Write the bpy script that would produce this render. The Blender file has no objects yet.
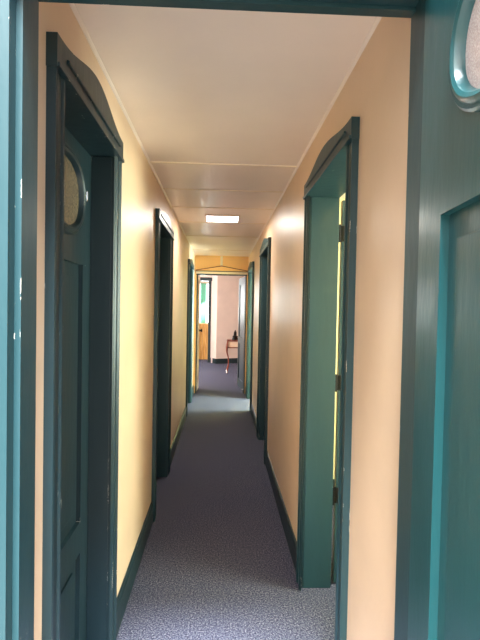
import bpy, bmesh, math, random
from mathutils import Vector, Matrix, noise
random.seed(4)
S = bpy.context.scene
C = S.collection
PI = math.pi
XL, XR, HC = -0.443, 0.451, 2.307        # corridor side walls and ceiling height
WT = 0.12                                # partition thickness
YF, YE = 1.09, 8.05                      # corridor start / end wall

# ------------------------------------------------------------------ materials
def lin(r, g, b):
    f = lambda c: c / 12.92 if c <= .04045 else ((c + .055) / 1.055) ** 2.4
    return (f(r / 255), f(g / 255), f(b / 255), 1)

class NT:
    def __init__(s, name):
        s.m = bpy.data.materials.new(name); s.m.use_nodes = True
        s.t = s.m.node_tree; s.b = s.t.nodes['Principled BSDF']
        s.out = s.t.nodes['Material Output']
    def n(s, typ, **kw):
        nd = s.t.nodes.new(typ)
        for k, v in kw.items():
            if k in nd.inputs: nd.inputs[k].default_value = v
            else: setattr(nd, k, v)
        return nd
    def l(s, a, b): s.t.links.new(a, b)
    def co(s, scale=(1, 1, 1)):
        tc = s.n('ShaderNodeTexCoord'); mp = s.n('ShaderNodeMapping')
        mp.inputs['Scale'].default_value = scale
        s.l(tc.outputs['Object'], mp.inputs['Vector']); return mp.outputs['Vector']
    def noise(s, scale, vec=None, detail=3, rough=.5):
        nd = s.n('ShaderNodeTexNoise', Scale=scale, Detail=detail, Roughness=rough)
        s.l(vec or s.co(), nd.inputs['Vector']); return nd.outputs['Fac']
    def ramp(s, fac, stops):
        r = s.n('ShaderNodeValToRGB'); e = r.color_ramp.elements
        while len(e) < len(stops): e.new(.5)
        for el, (p, c) in zip(e, stops): el.position = p; el.color = c
        s.l(fac, r.inputs['Fac']); return r.outputs['Color']
    def mix(s, fac, a, b):
        x = s.n('ShaderNodeMix', data_type='RGBA')
        if isinstance(fac, float): x.inputs[0].default_value = fac
        else: s.l(fac, x.inputs[0])
        for v, i in ((a, 6), (b, 7)):
            if isinstance(v, tuple): x.inputs[i].default_value = v
            else: s.l(v, x.inputs[i])
        return x.outputs[2]
    def math(s, op, a, b):
        x = s.n('ShaderNodeMath', operation=op)
        for v, i in ((a, 0), (b, 1)):
            if isinstance(v, (int, float)): x.inputs[i].default_value = v
            else: s.l(v, x.inputs[i])
        return x.outputs[0]
    def bump(s, h, strength=.2, dist=.01):
        b = s.n('ShaderNodeBump', Strength=strength, Distance=dist)
        s.l(h, b.inputs['Height']); s.l(b.outputs['Normal'], s.b.inputs['Normal'])
    def set(s, **kw):
        for k, v in kw.items():
            k = {'rough': 'Roughness', 'col': 'Base Color', 'spec': 'Specular IOR Level', 'metal': 'Metallic',
                 'trans': 'Transmission Weight', 'coat': 'Coat Weight', 'ecol': 'Emission Color', 'estr': 'Emission Strength'}[k]
            if isinstance(v, (int, float, tuple)): s.b.inputs[k].default_value = v
            else: s.l(v, s.b.inputs[k])

def paint(name, c, rough, var=.06, bump=.05):
    m = NT(name)
    f = m.noise(3, detail=4)
    d = tuple(x * (1 - var * 1.6) for x in c[:3]) + (1,)
    m.set(col=m.ramp(f, [(.3, d), (.7, c)]), rough=rough)
    m.bump(m.noise(45, m.co((1, 1, .5)), 4), bump, .02)
    return m.m

def trim_paint(name, c, rough, wear, wearcol=lin(205, 195, 180), spots=.70):
    m = NT(name)
    v = m.noise(4, m.co((1, 1, .35)), 3)
    dk = tuple(x * .8 for x in c[:3]) + (1,)
    base = m.ramp(v, [(.3, dk), (.7, c)])
    # paint knocked off the edges
    bv = m.n('ShaderNodeBevel', samples=4, Radius=.004)
    ge = m.n('ShaderNodeNewGeometry')
    dp = m.n('ShaderNodeVectorMath', operation='DOT_PRODUCT')
    m.l(bv.outputs['Normal'], dp.inputs[0]); m.l(ge.outputs['Normal'], dp.inputs[1])
    edge = m.math('LESS_THAN', dp.outputs['Value'], .93)
    ch = m.math('GREATER_THAN', m.noise(14, m.co((1, 1, .45)), 5, .7), 1 - wear)
    sp = m.math('GREATER_THAN', m.noise(60, None, 2), spots)
    k = m.math('MAXIMUM', m.math('MULTIPLY', edge, ch), sp)
    m.set(col=m.mix(k, base, wearcol), rough=rough)
    m.bump(m.noise(30, m.co((1, 1, .3)), 4), .12, .01)
    return m.m

M = {}
M['wall'] = paint('wall_paint', lin(228, 195, 163), .42)
M['endwall'] = paint('peach_paint', lin(250, 196, 132), .4)
M['cabin'] = paint('cabin_paint', lin(236, 222, 165), .5)
M['far'] = paint('pale_pink_paint', lin(226, 205, 190), .5)
M['ceiling'] = paint('ceiling_paint', lin(236, 219, 208), .30, .04, .04)
M['strip'] = paint('cover_strip_paint', lin(236, 218, 196), .4)
M['trim'] = trim_paint('green_gloss_paint', lin(28, 58, 63), .40, .35, spots=.86)
M['trim_dark'] = trim_paint('dark_green_paint', lin(25, 45, 50), .42, .38, spots=.86)
M['door'] = trim_paint('teal_gloss_paint', lin(30, 80, 84), .3, .28, spots=.86)
M['cream'] = paint('cream_gloss', lin(240, 220, 196), .35)

def metal(name, c, rough):
    m = NT(name)
    m.set(col=m.ramp(m.noise(40), [(.3, tuple(x * .7 for x in c[:3]) + (1,)), (.7, c)]), rough=rough, metal=.9)
    return m.m
M['iron'] = metal('black_iron', lin(40, 38, 36), .45)
M['brass'] = metal('worn_brass', lin(190, 165, 110), .35)
M['chrome'] = metal('bright_metal', lin(225, 225, 225), .25)

def carpet():
    m = NT('carpet_pile')
    a = m.noise(120, None, 3, .8); b = m.noise(330, None, 2, .8); c = m.noise(2.2, None, 2)
    f = m.math('ADD', m.math('MULTIPLY', a, .6), m.math('MULTIPLY', b, .4))
    col = m.ramp(f, [(.41, lin(28, 30, 44)), (.5, lin(60, 61, 80)), (.59, lin(134, 133, 142))])
    m.set(col=m.mix(m.math('MULTIPLY', c, .35), col, lin(58, 60, 90)), rough=.95, spec=.15)
    m.bump(f, .5, .01)
    return m.m
M['carpet'] = carpet()

def frosted(name, c1, c2, sc, rough=.25, trans=.2):
    m = NT(name)
    v = m.n('ShaderNodeTexVoronoi', Scale=sc); m.l(m.co(), v.inputs['Vector'])
    m.set(col=m.ramp(v.outputs['Distance'], [(.1, c2), (.55, c1)]), rough=rough, trans=trans)
    m.bump(v.outputs['Distance'], .35, .006)
    return m.m
M['pane'] = frosted('hammered_glass', lin(214, 196, 192), lin(240, 230, 227), 300)
M['pane_dim'] = frosted('dim_tan_glass', lin(112, 98, 80), lin(140, 124, 100), 110)  # oval glass darkened for the dimmer light, tan from brown cloth behind

def emis(name, c, s):
    m = NT(name)
    f = m.noise(5, None, 2)
    m.set(col=c, ecol=m.mix(m.math('MULTIPLY', f, .2), c, (1, 1, 1, 1)), estr=s, rough=.3)
    return m.m
M['diffuser'] = emis('lamp_diffuser', lin(226, 240, 255), 7.0)
M['daylit'] = emis('daylit_window_glass', lin(228, 244, 255), 2.2)

def wood(name, c1, c2, rough, sc=(14, 14, 1.2)):
    m = NT(name)
    f = m.noise(3, m.co(sc), 4)
    m.set(col=m.ramp(f, [(.35, c1), (.65, c2)]), rough=rough)
    m.bump(f, .08, .01); return m.m
M['pine'] = wood('varnished_pine', lin(196, 140, 70), lin(232, 182, 106), .35)
M['mahogany'] = wood('red_brown_wood', lin(92, 40, 28), lin(140, 66, 44), .3)
M['deck'] = wood('outdoor_boards', lin(96, 90, 86), lin(122, 116, 110), .85, (12, 1, 1))
def cloth(name, c):
    m = NT(name)
    f = m.noise(120, None, 2)
    m.set(col=m.ramp(f, [(.3, tuple(x * .85 for x in c[:3]) + (1,)), (.7, c)]), rough=.9)
    m.bump(f, .2, .005); return m.m
M['mint'] = cloth('mint_cloth', lin(170, 212, 192))
def let_light_through(mat, c):
    t = mat.node_tree; b = t.nodes['Principled BSDF']; out = t.nodes['Material Output']
    tr = t.nodes.new('ShaderNodeBsdfTranslucent'); tr.inputs['Color'].default_value = c
    mx = t.nodes.new('ShaderNodeMixShader'); mx.inputs[0].default_value = .6
    t.links.new(b.outputs[0], mx.inputs[1]); t.links.new(tr.outputs[0], mx.inputs[2]); t.links.new(mx.outputs[0], out.inputs['Surface'])
let_light_through(M['mint'], lin(170, 212, 192))
def ground():
    m = NT('gravel')
    f = m.noise(40, None, 5, .7)
    m.set(col=m.ramp(f, [(.35, lin(90, 88, 80)), (.65, lin(124, 120, 110))]), rough=.95)
    m.bump(f, .4, .02); return m.m
M['gravel'] = ground()

# ------------------------------------------------------------------ mesh helpers
class MB:
    def __init__(s): s.bm = bmesh.new()
    def box(s, x0, x1, y0, y1, z0, z1, bev=0):
        r = bmesh.ops.create_cube(s.bm, size=1)
        vs = r['verts']
        for v in vs:
            v.co = Vector(((x0 + x1) / 2 + v.co.x * (x1 - x0), (y0 + y1) / 2 + v.co.y * (y1 - y0), (z0 + z1) / 2 + v.co.z * (z1 - z0)))
        if bev:
            es = {e for v in vs for e in v.link_edges}
            bmesh.ops.bevel(s.bm, geom=list(es), offset=bev, segments=2, profile=.6, affect='EDGES')
        return s
    def prism(s, pts, vec):
        """closed polygon of 3D points swept along vec"""
        vec = Vector(vec)
        a = [s.bm.verts.new(p) for p in pts]; b = [s.bm.verts.new(Vector(p) + vec) for p in pts]
        n = len(pts)
        s.bm.faces.new(a); s.bm.faces.new(list(reversed(b)))
        for i in range(n): s.bm.faces.new((a[i], b[i], b[(i + 1) % n], a[(i + 1) % n]))
        return s
    def sweep_ring(s, path, prof, closed=True):
        """path: list of (point, axis_u, axis_v); prof: list of (u,v)"""
        rings = [[s.bm.verts.new(Vector(p) + Vector(u) * a + Vector(v) * b) for a, b in prof] for p, u, v in path]
        n, k = len(rings), len(prof)
        for i in range(n if closed else n - 1):
            A, B = rings[i], rings[(i + 1) % n]
            for j in range(k): s.bm.faces.new((A[j], A[(j + 1) % k], B[(j + 1) % k], B[j]))
        if not closed: s.bm.faces.new(rings[0]); s.bm.faces.new(list(reversed(rings[-1])))
        return s
    def tube(s, pts, radii, seg=12):
        pts = [Vector(p) for p in pts]
        if not isinstance(radii, (list, tuple)): radii = [radii] * len(pts)
        path = []
        up = Vector((0, 0, 1))
        for i, p in enumerate(pts):
            d = (pts[min(i + 1, len(pts) - 1)] - pts[max(i - 1, 0)]).normalized()
            ref = Vector((1, 0, 0)) if abs(d.z) > .7 else up
            u = d.cross(ref).normalized(); v = d.cross(u)
            path.append((p, u * radii[i], v * radii[i]))
        prof = [(math.cos(2 * PI * k / seg), math.sin(2 * PI * k / seg)) for k in range(seg)]
        return s.sweep_ring(path, prof, False)
    def lathe(s, c, prof, seg=24):
        c = Vector(c)
        path = [((c.x, c.y, c.z + z), (r, 0, 0), (0, r, 0)) for r, z in prof]
        cs = [(math.cos(2 * PI * k / seg), math.sin(2 * PI * k / seg)) for k in range(seg)]
        return s.sweep_ring(path, cs, False)
    def holed(s, outer, hole, vec):
        """outer / hole: loops of 3D points in one plane; a plate with a hole, thick by vec"""
        a = [s.bm.verts.new(p) for p in outer]; h = [s.bm.verts.new(p) for p in hole]
        es = [s.bm.edges.new((L[i], L[(i + 1) % len(L)])) for L in (a, h) for i in range(len(L))]
        r = bmesh.ops.triangle_fill(s.bm, edges=es, use_beauty=True, use_dissolve=False)
        fs = [f for f in r['geom'] if isinstance(f, bmesh.types.BMFace)]
        e = bmesh.ops.extrude_face_region(s.bm, geom=fs, use_keep_orig=True)
        for v in e['geom']:
            if isinstance(v, bmesh.types.BMVert): v.co += Vector(vec)
        return s
    def move(s, mat):
        s.bm.transform(mat); return s
    def build(s, name, mat, parent=None, loc=(0, 0, 0), smooth=False, kind=None, label=None):
        bmesh.ops.recalc_face_normals(s.bm, faces=s.bm.faces)
        o = parent
        org = Vector(loc)
        if parent is not None: org = parent.matrix_basis.translation.copy() if parent.parent is None else \
            parent.matrix_basis.translation + parent.parent.matrix_basis.translation
        s.bm.transform(Matrix.Translation(-org))
        if smooth:
            for e in s.bm.edges:
                if len(e.link_faces) == 2 and e.calc_face_angle(0) > .62: e.smooth = False
        me = bpy.data.meshes.new(name); s.bm.to_mesh(me); s.bm.free()
        me.materials.append(mat)
        if smooth:
            for p in me.polygons: p.use_smooth = True
        o = bpy.data.objects.new(name, me); C.objects.link(o)
        if parent is not None: o.parent = parent
        else: o.location = org
        if kind: o['kind'] = kind
        if label: o['label'] = label
        return o

def tag(o, label, cat, kind=None, group=None):
    o['label'] = label; o['category'] = cat
    if kind: o['kind'] = kind
    if group: o['group'] = group
    return o
def empty(name, loc, label, cat, kind=None):
    o = bpy.data.objects.new(name, None); C.objects.link(o); o.location = loc; o.empty_display_size = .1
    return tag(o, label, cat, kind)

# ------------------------------------------------------------------ door data
# outer casing near/far, inner opening near/far, head underside, crown ends, crown peak
DOORS = dict(
    L1=(-1, 1.225, 2.020, 1.325, 1.945, 2.040, 2.122, 2.190),
    L2=(-1, 3.210, 4.190, 3.330, 4.060, 2.020, 2.095, 2.152),
    L3=(-1, 6.330, 7.330, 6.450, 7.210, 2.010, 2.075, 2.120),
    R1=(1, 1.600, 2.505, 1.695, 2.440, 2.020, 2.092, 2.140),
    R2=(1, 4.400, 5.360, 4.520, 5.220, 2.020, 2.100, 2.150),
    R3=(1, 6.620, 7.720, 6.740, 7.600, 2.010, 2.090, 2.130),
)
def wall_side(name, sgn, x, keys, label):
    m = MB(); x0, x1 = (x - WT, x) if sgn < 0 else (x, x + WT)
    y = YF
    for k in keys:
        d = DOORS[k]
        a, b, h = d[3] - .03, d[4] + .03, d[5] + .03
        m.box(x0, x1, y, a, 0, HC); m.box(x0, x1, a, b, h, HC); y = b
    m.box(x0, x1, y, YE, 0, HC)
    return tag(m.build(name, M['wall'], kind='structure'), label, 'wall')
wall_side('wall_left', -1, XL, ('L1', 'L2', 'L3'), 'long beige painted wall on the left of the corridor')
wall_side('wall_right', 1, XR, ('R1', 'R2', 'R3'), 'long beige painted wall on the right of the corridor')

# floor: one carpet through corridor, cabins and far room
tag(MB().box(-2.4, 2.6, .97, 14.2, -.05, 0).build('floor', M['carpet'], kind='structure'),
    'dark blue grey flecked carpet running down the corridor', 'floor')
tag(MB().box(XL - WT, XR + WT, YF, YE + .1, HC, HC + .06).build('ceiling', M['ceiling'], kind='structure'),
    'pale flat panelled ceiling over the corridor', 'ceiling')

# baseboards
def baseboard(name, sgn, x, keys, label):
    m = MB(); t = .014
    def seg(a, b):
        xs = (x, x + t) if sgn < 0 else (x, x - t)
        q = [(x, 0), (x - sgn * t, 0), (x - sgn * t, .115), (x - sgn * t * .6, .128), (x - sgn * t * .5, .135), (x, .14)]
        m.prism([(px, a, pz) for px, pz in q], (0, b - a, 0))
    y = YF
    for k in keys: seg(y, DOORS[k][1]); y = DOORS[k][2]
    seg(y, YE)
    return tag(m.build(name, M['trim_dark'], kind='structure'), label, 'baseboard')
baseboard('baseboard_left', -1, XL, ('L1', 'L2', 'L3'), 'dark green baseboard along the left corridor wall')
baseboard('baseboard_right', 1, XR, ('R1', 'R2', 'R3'), 'dark green baseboard along the right corridor wall')

# cover strips across the ceiling panels and cove strips at the wall tops
tn = 0
WHERE = ['nearest of all', 'second from the camera', 'just before the lit panel', 'at the far edge of the lit panel', 'beyond the lit panel', 'farthest, above the end of the corridor']
for y, w in zip((2.90, 3.54, 4.17, 4.885, 5.82, 7.2), WHERE):
    tn += 1
    m = MB(); q = [(-.012, 0), (-.008, -.005), (.008, -.005), (.012, 0)]
    m.prism([(XL, y + a, HC + b) for a, b in q], (XR - XL, 0, 0))
    tag(m.build('trim_%d' % tn, M['strip'], kind='structure'), 'thin pale strip across the ceiling panels, ' + w, 'ceiling strip')
for x, sgn, side in ((XL, 1, 'left'), (XR, -1, 'right')):
    tn += 1
    m = MB(); q = [(0, 0), (.010 * sgn, 0), (.008 * sgn, -.004), (.004 * sgn, -.008), (0, -.010)]
    m.prism([(x + a, YF, HC + b) for a, b in q], (0, YE - YF, 0))
    tag(m.build('trim_%d' % tn, M['ceiling'], kind='structure'), 'slim pale cove strip where the %s wall meets the ceiling' % side, 'cove strip')

# ------------------------------------------------------------------ door leaf (local: s along width, z up, n = thickness, face at n=0, body towards +n)
def ell(cs, cz, rs, rz, n=72, p=2.35):
    out = []
    for i in range(n):
        a = 2 * PI * i / n; c, q = math.cos(a), math.sin(a)
        out.append((cs + rs * math.copysign(abs(c) ** (2 / p), c), cz + rz * math.copysign(abs(q) ** (2 / p), q)))
    return out
def leaf(root, W, H, oval, panels, T, mat, pane_mat, xf, z0=.012, depth=.016, thick=.04):
    """oval=(cs,cz,rs,rz) or None, panels = list of (z0,z1); T = stile width; xf maps (s,n,z) to world matrix"""
    m = MB()
    V = lambda s, z, n=0: (s, n, z)
    zs = sorted(panels); cur = z0
    for a, b in zs:
        m.box(0, W, 0, thick, cur, a); m.box(0, T, 0, thick, a, b); m.box(W - T, W, 0, thick, a, b); cur = b
    if oval:
        m.holed([V(0, cur), V(W, cur), V(W, H), V(0, H)], [V(*p) for p in ell(*oval)], (0, thick, 0))
    else: m.box(0, W, 0, thick, cur, H)
    bmesh.ops.remove_doubles(m.bm, verts=m.bm.verts, dist=1e-5)
    m.move(xf); lf = m.build('door_leaf', mat, root)
    for a, b in zs:
        p = MB().box(T - .004, W - T + .004, depth, thick - .006, a - .004, b + .004)
        # raised field
        p.box(T + .05, W - T - .05, depth - .006, depth + .004, a + .05, b - .05, .003)
        p.move(xf).build('panel', mat, lf)
    if oval:
        cs, cz, rs, rz = oval
        g = MB(); E = ell(cs, cz, rs + .004, rz + .004)
        g.prism([V(s, z, .007) for s, z in E], (0, .008, 0)); g.move(xf).build('window_pane', pane_mat, lf, label='pale frosted oval pane')
        E0 = ell(cs, cz, rs, rz); n = len(E0); path = []
        for i, (s, z) in enumerate(E0):
            a, b = E0[i - 1], E0[(i + 1) % n]
            t = Vector((b[0] - a[0], 0, b[1] - a[1])).normalized(); u = Vector((t.z, 0, -t.x))
            path.append(((s, 0, z), u, (0, -1, 0)))
        prof = [(.022, 0), (.022, .006), (.017, .010), (.011, .008), (.007, .013), (0, .015), (-.007, .011), (-.010, .003), (-.012, -.008), (.002, -.008)]
        mo = MB().sweep_ring(path, prof); mo.move(xf); mo.build('oval_moulding', mat, lf, smooth=True)
    return lf

def basis(o, s, n):          # matrix from local (s, n, z)
    s = Vector(s); n = Vector(n); o = Vector(o)
    return Matrix(((s.x, n.x, 0, o.x), (s.y, n.y, 0, o.y), (s.z, n.z, 1, o.z), (0, 0, 0, 1)))

def knob(root, pos, dr, mat):
    p = Vector(pos); d = Vector(dr); ref = Vector((0, 0, 1)); u = d.cross(ref).normalized()
    m = MB()
    path = [(p + d * z, u * r, Vector((0, 0, 1)) * r) for r, z in ((.026, 0), (.026, .004), (.012, .008), (.011, .022), (.022, .030), (.027, .040), (.024, .050), (.01, .056))]
    m.sweep_ring(path, [(math.cos(2 * PI * k / 16), math.sin(2 * PI * k / 16)) for k in range(16)], False)
    m.build('door_knob', mat, root, smooth=True)

# ------------------------------------------------------------------ corridor side doorways
PROF = [(0, 0), (0, .024), (.010, .026), (.016, .020), (.020, .017), (.060, .017), (.066, .022), (.074, .023), (.080, .018), (.088, .018), (.094, .014), (1, .014), (1, 0)]
def doorway(num, key, label, recess=None, jamb_depth=None):
    sgn, yo0, yo1, yi0, yi1, hz, ce, cp = DOORS[key]
    x = XL if sgn < 0 else XR
    root = empty('door_%d' % num, (x, (yi0 + yi1) / 2, 0), label, 'door', 'structure')
    tr = M['trim_dark'] if key == 'L1' else M['trim']
    P = lambda y, q, z: (x - sgn * q, y, z)
    # upright casings with a moulded section
    for yo, yi in ((yo0, yi0), (yo1, yi1)):
        w = yi - yo; m = MB()
        sec = [(yo + math.copysign(a if a < 1 else abs(w) - .004, w), q) for a, q in PROF]
        m.prism([P(y, q, 0) for y, q in sec], (0, 0, hz + .004)); m.build('casing', tr, root)
    # shaped head board: ogee top that swells over the middle of the door
    n = 32; top = []
    for i in range(n + 1):
        t = i / n
        k = (.5 - .5 * math.cos(2 * PI * t)) ** 1.1
        top.append((yo0 - .004 + t * (yo1 - yo0 + .008), ce + (cp - ce) * k))
    m = MB()
    m.prism([P(yo0 - .004, 0, hz)] + [P(y, 0, z) for y, z in top] + [P(yo1 + .004, 0, hz)], (-sgn * .028, 0, 0))
    hd = m.build('head_board', tr, root)
    b = MB(); zz = hz + .042
    b.prism([P(yo0 + .07, q, zz + d) for q, d in ((.028, 0), (.034, .002), (.035, .007), (.028, .010))], (0, yo1 - yo0 - .14, 0)); b.build('bead', tr, hd)
    b = MB(); b.box(*sorted((x - sgn * .026, x - sgn * .034)), yo0 - .002, yo1 + .002, hz, hz + .012, .002); b.build('lower_fillet', tr, hd)
    # lining of the opening
    jd = jamb_depth or WT
    xs = sorted((x, x + sgn * jd))
    for a, b_ in ((yi0 - .03, yi0), (yi1, yi1 + .03)):
        MB().box(*xs, a, b_, 0, hz, .002).build('jamb', tr, root)
    MB().box(*xs, yi0 - .03, yi1 + .03, hz, hz + .03).build('head_jamb', tr, root)
    return root

def closed_leaf(root, key, recess, oval=True, mat=None, pane=None):
    sgn, yo0, yo1, yi0, yi1, hz, ce, cp = DOORS[key]
    x = (XL if sgn < 0 else XR) + sgn * recess
    W = yi1 - yi0 - .004
    xf = basis((x, yi0 + .002, 0), (0, 1, 0), (sgn, 0, 0))
    # stop beads in front of the leaf
    ov = (W / 2, 1.835, W * .29, .125) if oval else None
    lf = leaf(root, W, hz - .004, ov, [(.16, .50), (.62, 1.60)], .105, mat or M['trim_dark'], pane or M['pane_dim'], xf)
    knob(lf, (x, yi0 + .06, 1.0), (-sgn, 0, 0), M['brass'])
    return lf

r = doorway(2, 'L1', 'nearest left doorway with closed dark green door and oval pane'); lf = closed_leaf(r, 'L1', .08)
hk = MB(); hk.box(XL - .081, XL - .062, 1.826, 1.840, 1.838, 1.875, .003); hk.build('latch', M['chrome'], lf, label='small bright metal catch by the oval pane')
r = doorway(4, 'L2', 'second doorway on the left wall, dark green with chipped casing'); closed_leaf(r, 'L2', .085, False)
r = doorway(6, 'L3', 'third and farthest doorway on the left corridor wall'); closed_leaf(r, 'L3', .06, False)
r = doorway(5, 'R2', 'second doorway on the right wall, under a shining crown board'); closed_leaf(r, 'R2', .08, False)
doorway(7, 'R3', 'third and farthest doorway on the right wall, open to daylight')
r3 = doorway(3, 'R1', 'nearest right doorway, open, with yellow light at its hinges', jamb_depth=.145)
# its leaf stands open into the cabin, hinged on the far jamb
sgn, yo0, yo1, yi0, yi1, hz, ce, cp = DOORS['R1']
xf = basis((XR + WT + .048, yi1 + .03, 0), (math.cos(.05), -math.sin(.05), 0), (math.sin(.05), math.cos(.05), 0))
lf = leaf(r3, .64, hz - .006, (.32, 1.835, .18, .125), [(.16, .50), (.62, 1.60)], .105, M['trim'], M['pane'], xf)
for z in (.48, 1.07, 1.84):
    h = MB(); h.tube([(XR + WT + .030, yi1 + .010, z - .045), (XR + WT + .030, yi1 + .010, z + .045)], .008)
    h.box(XR + WT + .028, XR + WT + .062, yi1 + .016, yi1 + .026, z - .04, z + .04); h.build('hinge', M['iron'], lf, label='black iron butt hinge')
# door stop bead on the near jamb
MB().box(XR + .07, XR + .082, yi0, yi0 + .012, 0, hz).build('stop_bead', M['trim'], r3)

# ------------------------------------------------------------------ entrance doorway
ex0, ex1, eh = -.413, .421, 2.116
m = MB()
m.box(-1.7, ex0 - .03, .99, YF, -.3, 2.75); m.box(ex1 + .03, 1.7, .99, YF, -.3, 2.75); m.box(ex0 - .03, ex1 + .03, .99, YF, eh + .03, 2.75)
m.box(ex0 - .03, ex1 + .03, .99, YF, -.3, -.001)
tag(m.build('wall_entrance', M['wall'], kind='structure'), 'outer wall that the entrance doorway pierces', 'wall')
d1 = empty('door_1', (0, 1.05, 0), 'teal entrance door standing open at the right edge, with frame', 'door', 'structure')
for s, x in ((-1, ex0), (1, ex1)):
    m = MB()
    q = [(x, YF + .004), (x, 1.01), (x + s * .0135, 1.01), (x + s * .0135, .978), (x + s * .1, .978), (x + s * .1, .992), (x + s * .03, .992), (x + s * .03, YF + .004)]
    m.prism([(a, b, 0) for a, b in q], (0, 0, eh + .018)); m.build('frame_jamb', M['trim'], d1)
m = MB()
m.box(ex0 - .03, ex1 + .03, 1.066, YF + .004, eh, eh + .05)
m.box(ex0 - .03, ex1 + .03, 1.0, 1.066, eh + .008, eh + .05)
m.box(ex0 - .1, ex1 + .1, .965, 1.0, eh + .018, eh + .13)
m.build('frame_head', M['trim'], d1)
m = MB().box(ex0, ex1, .98, YF, .0, .012, .004); m.build('threshold', M['brass'], d1)
ang = math.radians(5)
dv = Vector((-math.sin(ang), -math.cos(ang), 0)); nv = Vector((math.cos(ang), -math.sin(ang), 0))
xf = basis((ex1 + .001, 1.028, 0), dv, nv)
lf = leaf(d1, .80, eh - .012, (.400, 1.890, .200, .118), [(.16, .62), (.74, 1.632)], .136, M['door'], M['pane'], xf, .016, .017, .042)
for z in (.25, 1.05, 1.9):
    h = MB(); p = xf @ Vector((-.006, .03, 0)); h.tube([(p.x, p.y, z - .05), (p.x, p.y, z + .05)], .008); h.build('hinge', M['iron'], lf)
knob(lf, xf @ Vector((.735, 0, 1.0)), -nv, M['brass'])

# ------------------------------------------------------------------ end wall and its doorway
e0, e1, eH = -.395, .412, 2.0
m = MB()
m.box(XL - WT - 2, e0 - .012, YE, YE + .1, 0, 2.6); m.box(e1 + .012, XR + WT + 2, YE, YE + .1, 0, 2.6); m.box(e0 - .012, e1 + .012, YE, YE + .1, eH + .03, 2.6)
tag(m.build('wall_end', M['endwall'], kind='structure'), 'peach wall above the doorway at the corridor end', 'wall')
d8 = empty('door_8', (0, YE, 0), 'doorway at the corridor end with low gabled head and two open leaves', 'door', 'structure')
for x0, x1 in ((e0 - .012, e0 + .006), (e1 - .006, e1 + .012)):
    MB().box(x0, x1, YE - .012, YE + .11, 0, eH).build('frame_jamb', M['trim_dark'], d8)
MB().box(e0 - .02, e1 + .02, YE - .012, YE + .11, eH - .014, eH + .004).build('frame_head', M['trim_dark'], d8)
MB().box(e0 - .03, e1 + .03, YE - .020, YE, eH + .004, eH + .042, .003).build('lintel_board', M['cream'], d8, label='cream lintel board')
m = MB(); m.prism([(e0 - .035, YE - .03, eH + .042), (e1 + .035, YE - .03, eH + .042), (e1 + .035, YE - .03, eH + .054), (e0 - .035, YE - .03, eH + .054)], (0, .03, 0))
m.build('lintel_cap_shade', M['trim_dark'], d8)  # dark colour of this strip stands for the cap's shadow line
m = MB(); m.prism([(e0 - .03, YE - .014, eH + .054), (e1 + .03, YE - .014, eH + .054), (e1 + .03, YE - .014, eH + .060), (.0, YE - .014, eH + .135), (e0 - .03, YE - .014, eH + .060)], (0, .014, 0))
gb = m.build('gable_board', M['endwall'], d8, label='low peach gable board')
m = MB(); m.sweep_ring([((e0 - .032, YE - .018, eH + .062), (0, 0, .006), (0, .01, 0)), ((0, YE - .018, eH + .138), (0, 0, .006), (0, .01, 0)), ((e1 + .032, YE - .018, eH + .062), (0, 0, .006), (0, .01, 0))],
                     [(-1, -1), (1, -1), (1, 1), (-1, 1)], False)
m.build('gable_edge', M['mahogany'], gb)
MB().box(-.02, .02, YE - .012, YE, eH + .145, HC - .005, .003).build('batten', M['strip'], d8, label='short upright batten above the gable')
xf = basis((e0 + .008, YE + .112, 0), (.03, 1, 0), (-1, .03, 0))
lf = leaf(d8, .40, eH - .02, None, [(.16, .8), (.92, 1.86)], .08, M['cream'], None, xf)
knob(lf, (e0 + .03, YE + .15, 1.05), (1, 0, 0), M['iron'])
xf = basis((e1 - .010, YE + .112, 0), Vector((-.075, .74, 0)).normalized(), Vector((.74, .075, 0)).normalized())
lf = leaf(d8, .74, eH - .02, None, [(.16, .8), (.92, 1.86)], .1, M['trim_dark'], None, xf)
m = MB(); m.box(e1 - .035, e1 - .004, YE + .06, YE + .105, .0, .07, .006); m.build('door_stop', M['chrome'], d8, label='bright metal door stop at the foot of the right jamb')

# ------------------------------------------------------------------ far room
FY = 14.0
m = MB()
m.prism([(-.10, 12.28, 0), (1.35, 12.95, 0), (1.35, 13.1, 0), (-.17, 12.42, 0), (-.17, 12.42, 0)][:4], (0, 0, 2.45))
m.prism([(-.10, 12.28, 0), (-.17, 12.42, 0), (-.24, 12.62, 0), (-.23, 12.50, 0)], (0, 0, 2.45))
tag(m.build('wall_far_corner', M['far'], kind='structure'), 'pale pink wall with a corner seen through the end doorway', 'wall')
m = MB()
def seg(a, b): 
    d = (Vector(b) - Vector(a)).normalized(); n = Vector((d.y, -d.x, 0)) * .016
    m.prism([Vector(a), Vector(b), Vector(b) + n, Vector(a) + n], (0, 0, .13))
seg((-.10, 12.28, 0), (1.35, 12.95, 0)); seg((-.235, 12.56, 0), (-.10, 12.28, 0))
tag(m.build('baseboard_far', M['trim_dark'], kind='structure'), 'dark green baseboard under the pale pink wall', 'baseboard')
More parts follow.
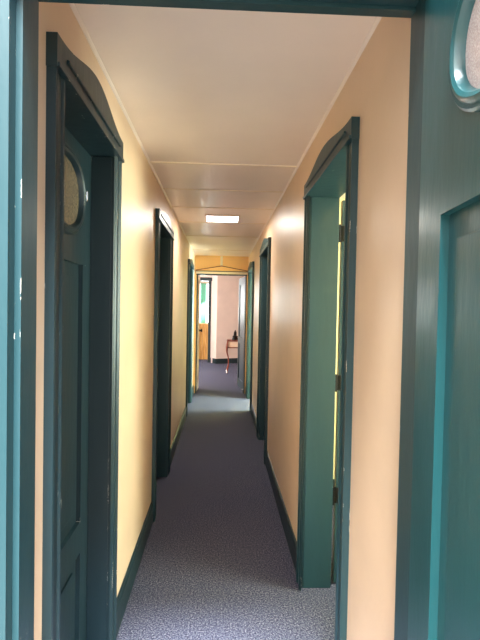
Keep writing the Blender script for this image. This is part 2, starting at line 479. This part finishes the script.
# partition plane beside the corner with an opening to a window bay
d9 = empty('door_9', (-.43, 12.62, 0), 'dark framed opening in the far room with window beyond', 'door', 'structure')
MB().box(-.325, -.255, 12.55, 12.66, 0, 2.13, .004).build('casing', M['trim_dark'], d9)
MB().box(-1.0, -.93, 12.55, 12.66, 0, 2.13, .004).build('casing', M['trim_dark'], d9)
MB().box(-1.02, -.23, 12.54, 12.66, 2.13, 2.22, .004).build('head_board', M['trim_dark'], d9)
m = MB(); m.box(-1.0, -.23, 12.57, 12.66, 2.22, 2.45); m.box(-2.4, -1.0, 12.57, 12.66, 0, 2.45)
tag(m.build('wall_far_partition', M['far'], kind='structure'), 'pale strip of wall above the dark framed opening', 'wall')
m = MB(); m.box(-2.4, -.92, 13.3, 13.4, 0, 2.45); m.box(-.30, 2.6, 13.3, 13.4, 0, 2.45); m.box(-.92, -.30, 13.3, 13.4, 0, .97); m.box(-.92, -.30, 13.3, 13.4, 2.12, 2.45)
tag(m.build('wall_far_back', M['far'], kind='structure'), 'back wall around the bright far window', 'wall')
m = MB(); m.box(-2.4, 2.6, 8.15, 13.4, 2.45, 2.5); tag(m.build('ceiling_far', M['ceiling'], kind='structure'), 'pale ceiling of the far room', 'ceiling')
m = MB(); m.box(-2.45, -2.4, 8.1, 13.4, 0, .9); m.box(-2.45, -2.4, 8.1, 13.4, 2.1, 2.5); m.box(-2.45, -2.4, 8.1, 9.2, .9, 2.1); m.box(-2.45, -2.4, 11.4, 13.4, .9, 2.1); tag(m.build('wall_far_left', M['far'], kind='structure'), 'left side wall of the far room', 'wall')
m = MB(); m.box(2.6, 2.65, 8.1, 13.4, 0, 2.5)
tag(m.build('wall_far_right', M['far'], kind='structure'), 'right side wall of the far room', 'wall')
w4 = empty('window_4', (-2.42, 10.3, .9), 'wide side window of the far room', 'window', 'structure')
MB().box(-2.43, -2.425, 9.2, 11.4, .9, 2.1).build('window_pane', M['daylit'], w4)
# wainscot
tn += 1
m = MB()
for i in range(7):
    m.box(-.94 + i * .09, -.94 + i * .09 + .088, 13.278, 13.3, 0, .95, .003)
m.box(-.95, -.30, 13.26, 13.3, .95, .985, .004)
tag(m.build('trim_%d' % tn, M['pine'], kind='structure'), 'golden pine boarding below the far window', 'wainscot')
# far window
w1 = empty('window_1', (-.61, 13.33, .985), 'bright far window above the pine boarding', 'window', 'structure')
MB().box(-.92, -.30, 13.345, 13.355, .985, 2.12).build('window_pane', M['daylit'], w1)
m = MB()
for a in ((-.92, -.88), (-.34, -.30), (-.625, -.60)): m.box(a[0], a[1], 13.31, 13.36, .985, 2.12)
for a in ((.985, 1.02), (2.085, 2.12)): m.box(-.92, -.30, 13.31, 13.36, a[0], a[1])
m.build('window_frame', M['cream'], w1)
# mint curtain: pleated cloth hung at the side of the window
m = MB(); fr, bk = [], []
N = 44
for i in range(N + 1):
    t = i / N; x = -.56 + .15 * t; y = 13.27 + .012 * math.sin(t * PI * 8)
    fr.append((x, y, 1.0)); bk.append((x, y + .004, 1.0))
m.prism(fr + bk[::-1], (0, 0, 1.10))
tag(m.build('curtain', M['mint'], loc=(-.48, 13.27, 1.0)), 'mint green pleated curtain hanging at the far window', 'curtain')

# table by the far wall
tx, ty = .30, 10.55
tb = empty('console_table', (tx, ty, 0), 'small red brown table with curved legs beyond the end doorway', 'table')
def rot(b): return b
X0, X1, Y0, Y1 = .155, .62, 10.40, 10.72
MB().box(X0 - .012, X1 + .012, Y0 - .012, Y1 + .012, .715, .74, .006).build('table_top', M['mahogany'], tb)
for y in (Y0, Y1 - .014): MB().box(X0, X1, y, y + .014, .565, .59, .003).build('lower_rail', M['mahogany'], tb)
for x in (X0, X1 - .016): MB().box(x, x + .016, Y0, Y1, .565, .59, .003).build('lower_rail', M['mahogany'], tb)
MB().box(X0 + .012, X1 - .012, Y0 + .014, Y1 - .014, .575, .717).build('pale_infill', M['cream'], tb, label='plain pale block between the table top and lower rails')  # solid pale block filling the space above the lower rails
for x, sx in ((X0 + .012, -1), (X1 - .012, 1)):
    for y, sy in ((Y0 + .012, -1), (Y1 - .012, 1)):
        m = MB()
        pts, rr = [], []
        for i in range(15):
            t = i / 14; z = .715 - t * .675
            k = .018 * math.sin(min(1, t * 2.0) * PI) * (1 if t < .5 else 0) - .022 * math.sin(max(0, (t - .4) / .6) * PI) + .012 * max(0, t - .8) * 5
            pts.append((x + sx * k, y + sy * k, z)); rr.append(.014 + .010 * math.exp(-((t - .26) / .1) ** 2) - .004 * max(0, t - .4))
        m.tube(pts, rr, 10); lg = m.build('leg', M['mahogany'], tb, smooth=True)
        f = MB().lathe((pts[-1][0], pts[-1][1], 0), ((.006, 0), (.018, .006), (.022, .018), (.019, .034), (.013, .046), (.012, .07)), 14)
        f.build('foot', M['chrome'], lg, smooth=True, label='pale foot cap')
# dark lamp on it
lp = empty('oil_lamp', (.325, 10.52, .74), 'black lantern standing on the red brown table', 'lamp')
MB().lathe((.325, 10.52, .74), ((.02, 0), (.062, .002), (.066, .02), (.058, .05), (.062, .075), (.05, .09), (.03, .1)), 20).build('base', M['iron'], lp, smooth=True)
MB().lathe((.325, 10.52, .84), ((.03, 0), (.034, .02), (.03, .05), (.022, .065)), 18).build('chimney', M['iron'], lp, smooth=True)
MB().lathe((.325, 10.52, .905), ((.036, 0), (.03, .01), (.012, .022), (.012, .03), (.018, .036), (.004, .05)), 18).build('cap', M['iron'], lp, smooth=True)

# ------------------------------------------------------------------ ceiling light
cl = empty('ceiling_light', (-.012, 4.665, HC), 'lit white panel in the ceiling halfway down the corridor', 'light')
x0, x1, y0, y1 = -.150, .150, 4.50, 4.80
m = MB()
for a in ((x0 - .014, x0, y0 - .014, y1 + .014), (x1, x1 + .014, y0 - .014, y1 + .014), (x0, x1, y0 - .014, y0), (x0, x1, y1, y1 + .014)):
    m.box(a[0], a[1], a[2], a[3], HC - .012, HC, .003)
m.build('frame', M['cream'], cl)
MB().box(x0, x1, y0, y1, HC - .008, HC - .001).build('diffuser', M['diffuser'], cl)

# ------------------------------------------------------------------ cabins behind the open right-hand doors
def cabin(tagname, y0, y1, wy0, wy1, wz0, wz1, num, desc):
    xa, xb = XR + WT, 2.35
    m = MB()
    m.box(xb, xb + .1, y0, y1, 0, wz0); m.box(xb, xb + .1, y0, y1, wz1, HC); m.box(xb, xb + .1, y0, wy0, wz0, wz1); m.box(xb, xb + .1, wy1, y1, wz0, wz1)
    tag(m.build('wall_%s_outer' % tagname, M['cabin'], kind='structure'), 'cream outer wall of the %s, around its window' % desc, 'wall')
    tag(MB().box(xa, xb + .1, y0 - .06, y0, 0, HC).build('wall_%s_near' % tagname, M['cabin'], kind='structure'), 'cream near wall of the %s' % desc, 'wall')
    tag(MB().box(xa, xb + .1, y1, y1 + .06, 0, HC).build('wall_%s_back' % tagname, M['cabin'], kind='structure'), 'cream back wall of the %s' % desc, 'wall')
    tag(MB().box(xa, xb + .1, y0 - .06, y1 + .06, HC, HC + .05).build('ceiling_%s' % tagname, M['ceiling'], kind='structure'), 'ceiling of the %s' % desc, 'ceiling')
    w = empty('window_%d' % num, (xb, (wy0 + wy1) / 2, wz0), 'daylit window of the %s' % desc, 'window', 'structure')
    MB().box(xb + .05, xb + .056, wy0, wy1, wz0, wz1).build('window_pane', M['daylit'], w)
    m = MB()
    for a in ((wy0, wy0 + .04), (wy1 - .04, wy1), ((wy0 + wy1) / 2 - .015, (wy0 + wy1) / 2 + .015)): m.box(xb + .02, xb + .08, a[0], a[1], wz0, wz1)
    for a in ((wz0, wz0 + .04), (wz1 - .04, wz1)): m.box(xb + .02, xb + .08, wy0, wy1, a[0], a[1])
    m.build('window_frame', M['cream'], w)
cabin('first_cabin', 1.16, 3.7, 1.3, 2.2, .95, 1.95, 2, 'nearest right cabin')
cabin('third_cabin', 5.9, 7.98, 6.4, 7.6, .85, 1.95, 3, 'farthest right cabin')
tag(MB().box(XR + WT, 2.35, 3.685, 3.70, 0, .12).build('baseboard_cabin', M['trim_dark'], kind='structure'), 'dark green baseboard on the back wall of the nearest right cabin', 'baseboard')

# outside: platform and ground by the entrance
tag(MB().box(-1.7, 1.7, -1.2, .985, -.06, -.002).build('floor_porch', M['deck'], kind='structure'), 'grey boarded platform outside the entrance', 'floor')
tag(MB().box(-25, 25, -30, .98, -.7, -.6).build('floor_ground', M['gravel'], kind='structure'), 'pale gravel ground outside the entrance', 'ground')

tag(MB().box(-1.45, -1.35, -1.2, .99, -.06, 2.75).build('wall_sky_screen', M['trim_dark'], kind='structure'), 'added dark green screen wall, unseen, blocking sky light left of the entrance', 'wall')  # unseen screen added to keep sky light off the open door

# ------------------------------------------------------------------ light
def area(name, loc, direction, sx, sy, power, col, spread=180):
    l = bpy.data.lights.new(name, 'AREA'); l.shape = 'RECTANGLE'; l.size = sx; l.size_y = sy; l.energy = power; l.color = col
    l.spread = math.radians(spread)
    o = bpy.data.objects.new(name, l); C.objects.link(o); o.location = loc
    o.rotation_euler = Vector(direction).to_track_quat('-Z', 'Y').to_euler(); return o
area('window_daylight_first', (2.33, 1.75, 1.45), (-1, .0, -.08), 1.0, .9, 74, (.85, 1, .84))
area('window_daylight_third', (2.33, 7.0, 1.4), (-1, 0, -.1), 1.1, 1.2, 230, (.76, 1, .90))
area('window_daylight_far', (-2.38, 10.3, 1.5), (1, .12, -.1), 2.2, 1.2, 150, (1, .97, .97))
area('window_daylight_bay', (-.61, 13.25, 1.55), (.1, -1, -.2), .6, 1.1, 25, (.95, 1, 1))
area('ceiling_lamp_light', (-.012, 4.665, HC - .016), (0, 0, -1), .28, .28, 9, (1, .93, .8))

w = bpy.data.worlds.new('sky'); S.world = w; w.use_nodes = True
nt = w.node_tree; bg = nt.nodes['Background']
sky = nt.nodes.new('ShaderNodeTexSky'); sky.sky_type = 'NISHITA'
sky.sun_disc = False; sky.sun_elevation = math.radians(40); sky.sun_rotation = math.radians(200); sky.air_density = 1; sky.dust_density = 2
mx = nt.nodes.new('ShaderNodeMix'); mx.data_type = 'RGBA'; mx.inputs[0].default_value = .6; mx.inputs[7].default_value = (.80, .92, 1.0, 1)
nt.links.new(sky.outputs['Color'], mx.inputs[6]); nt.links.new(mx.outputs[2], bg.inputs['Color'])
sn = bpy.data.lights.new('hazy_sun', 'SUN'); sn.energy = 34; sn.angle = math.radians(22); sn.color = (.92, .98, 1)
so = bpy.data.objects.new('hazy_sun', sn); C.objects.link(so); so.rotation_euler = Vector((-.05, 1, -2.4)).to_track_quat('-Z', 'Y').to_euler(); bg.inputs['Strength'].default_value = .58

# ------------------------------------------------------------------ camera
yaw, pit, roll = 0.04038, 0.02575, 0.01867
cy, sy, cp_, sp_ = math.cos(yaw), math.sin(yaw), math.cos(pit), math.sin(pit)
fw = Vector((sy, cy, 0)); rt = Vector((cy, -sy, 0)); up = Vector((0, 0, 1))
fw, up = cp_ * fw - sp_ * up, cp_ * up + sp_ * fw
c, s_ = math.cos(roll), math.sin(roll)
rt, up = c * rt + s_ * up, c * up - s_ * rt
cam = bpy.data.cameras.new('camera'); co = bpy.data.objects.new('camera', cam); C.objects.link(co)
co.matrix_world = Matrix(((rt.x, up.x, -fw.x, 0), (rt.y, up.y, -fw.y, 0), (rt.z, up.z, -fw.z, 1.45), (0, 0, 0, 1)))
cam.sensor_fit = 'VERTICAL'; cam.sensor_height = 36; cam.lens = 27; cam.clip_start = .02
S.camera = co
S.view_settings.view_transform = 'Standard'; S.view_settings.look = 'None'
S.view_settings.gamma = 1; S.view_settings.use_curve_mapping = False
S.view_settings.exposure = 0.8
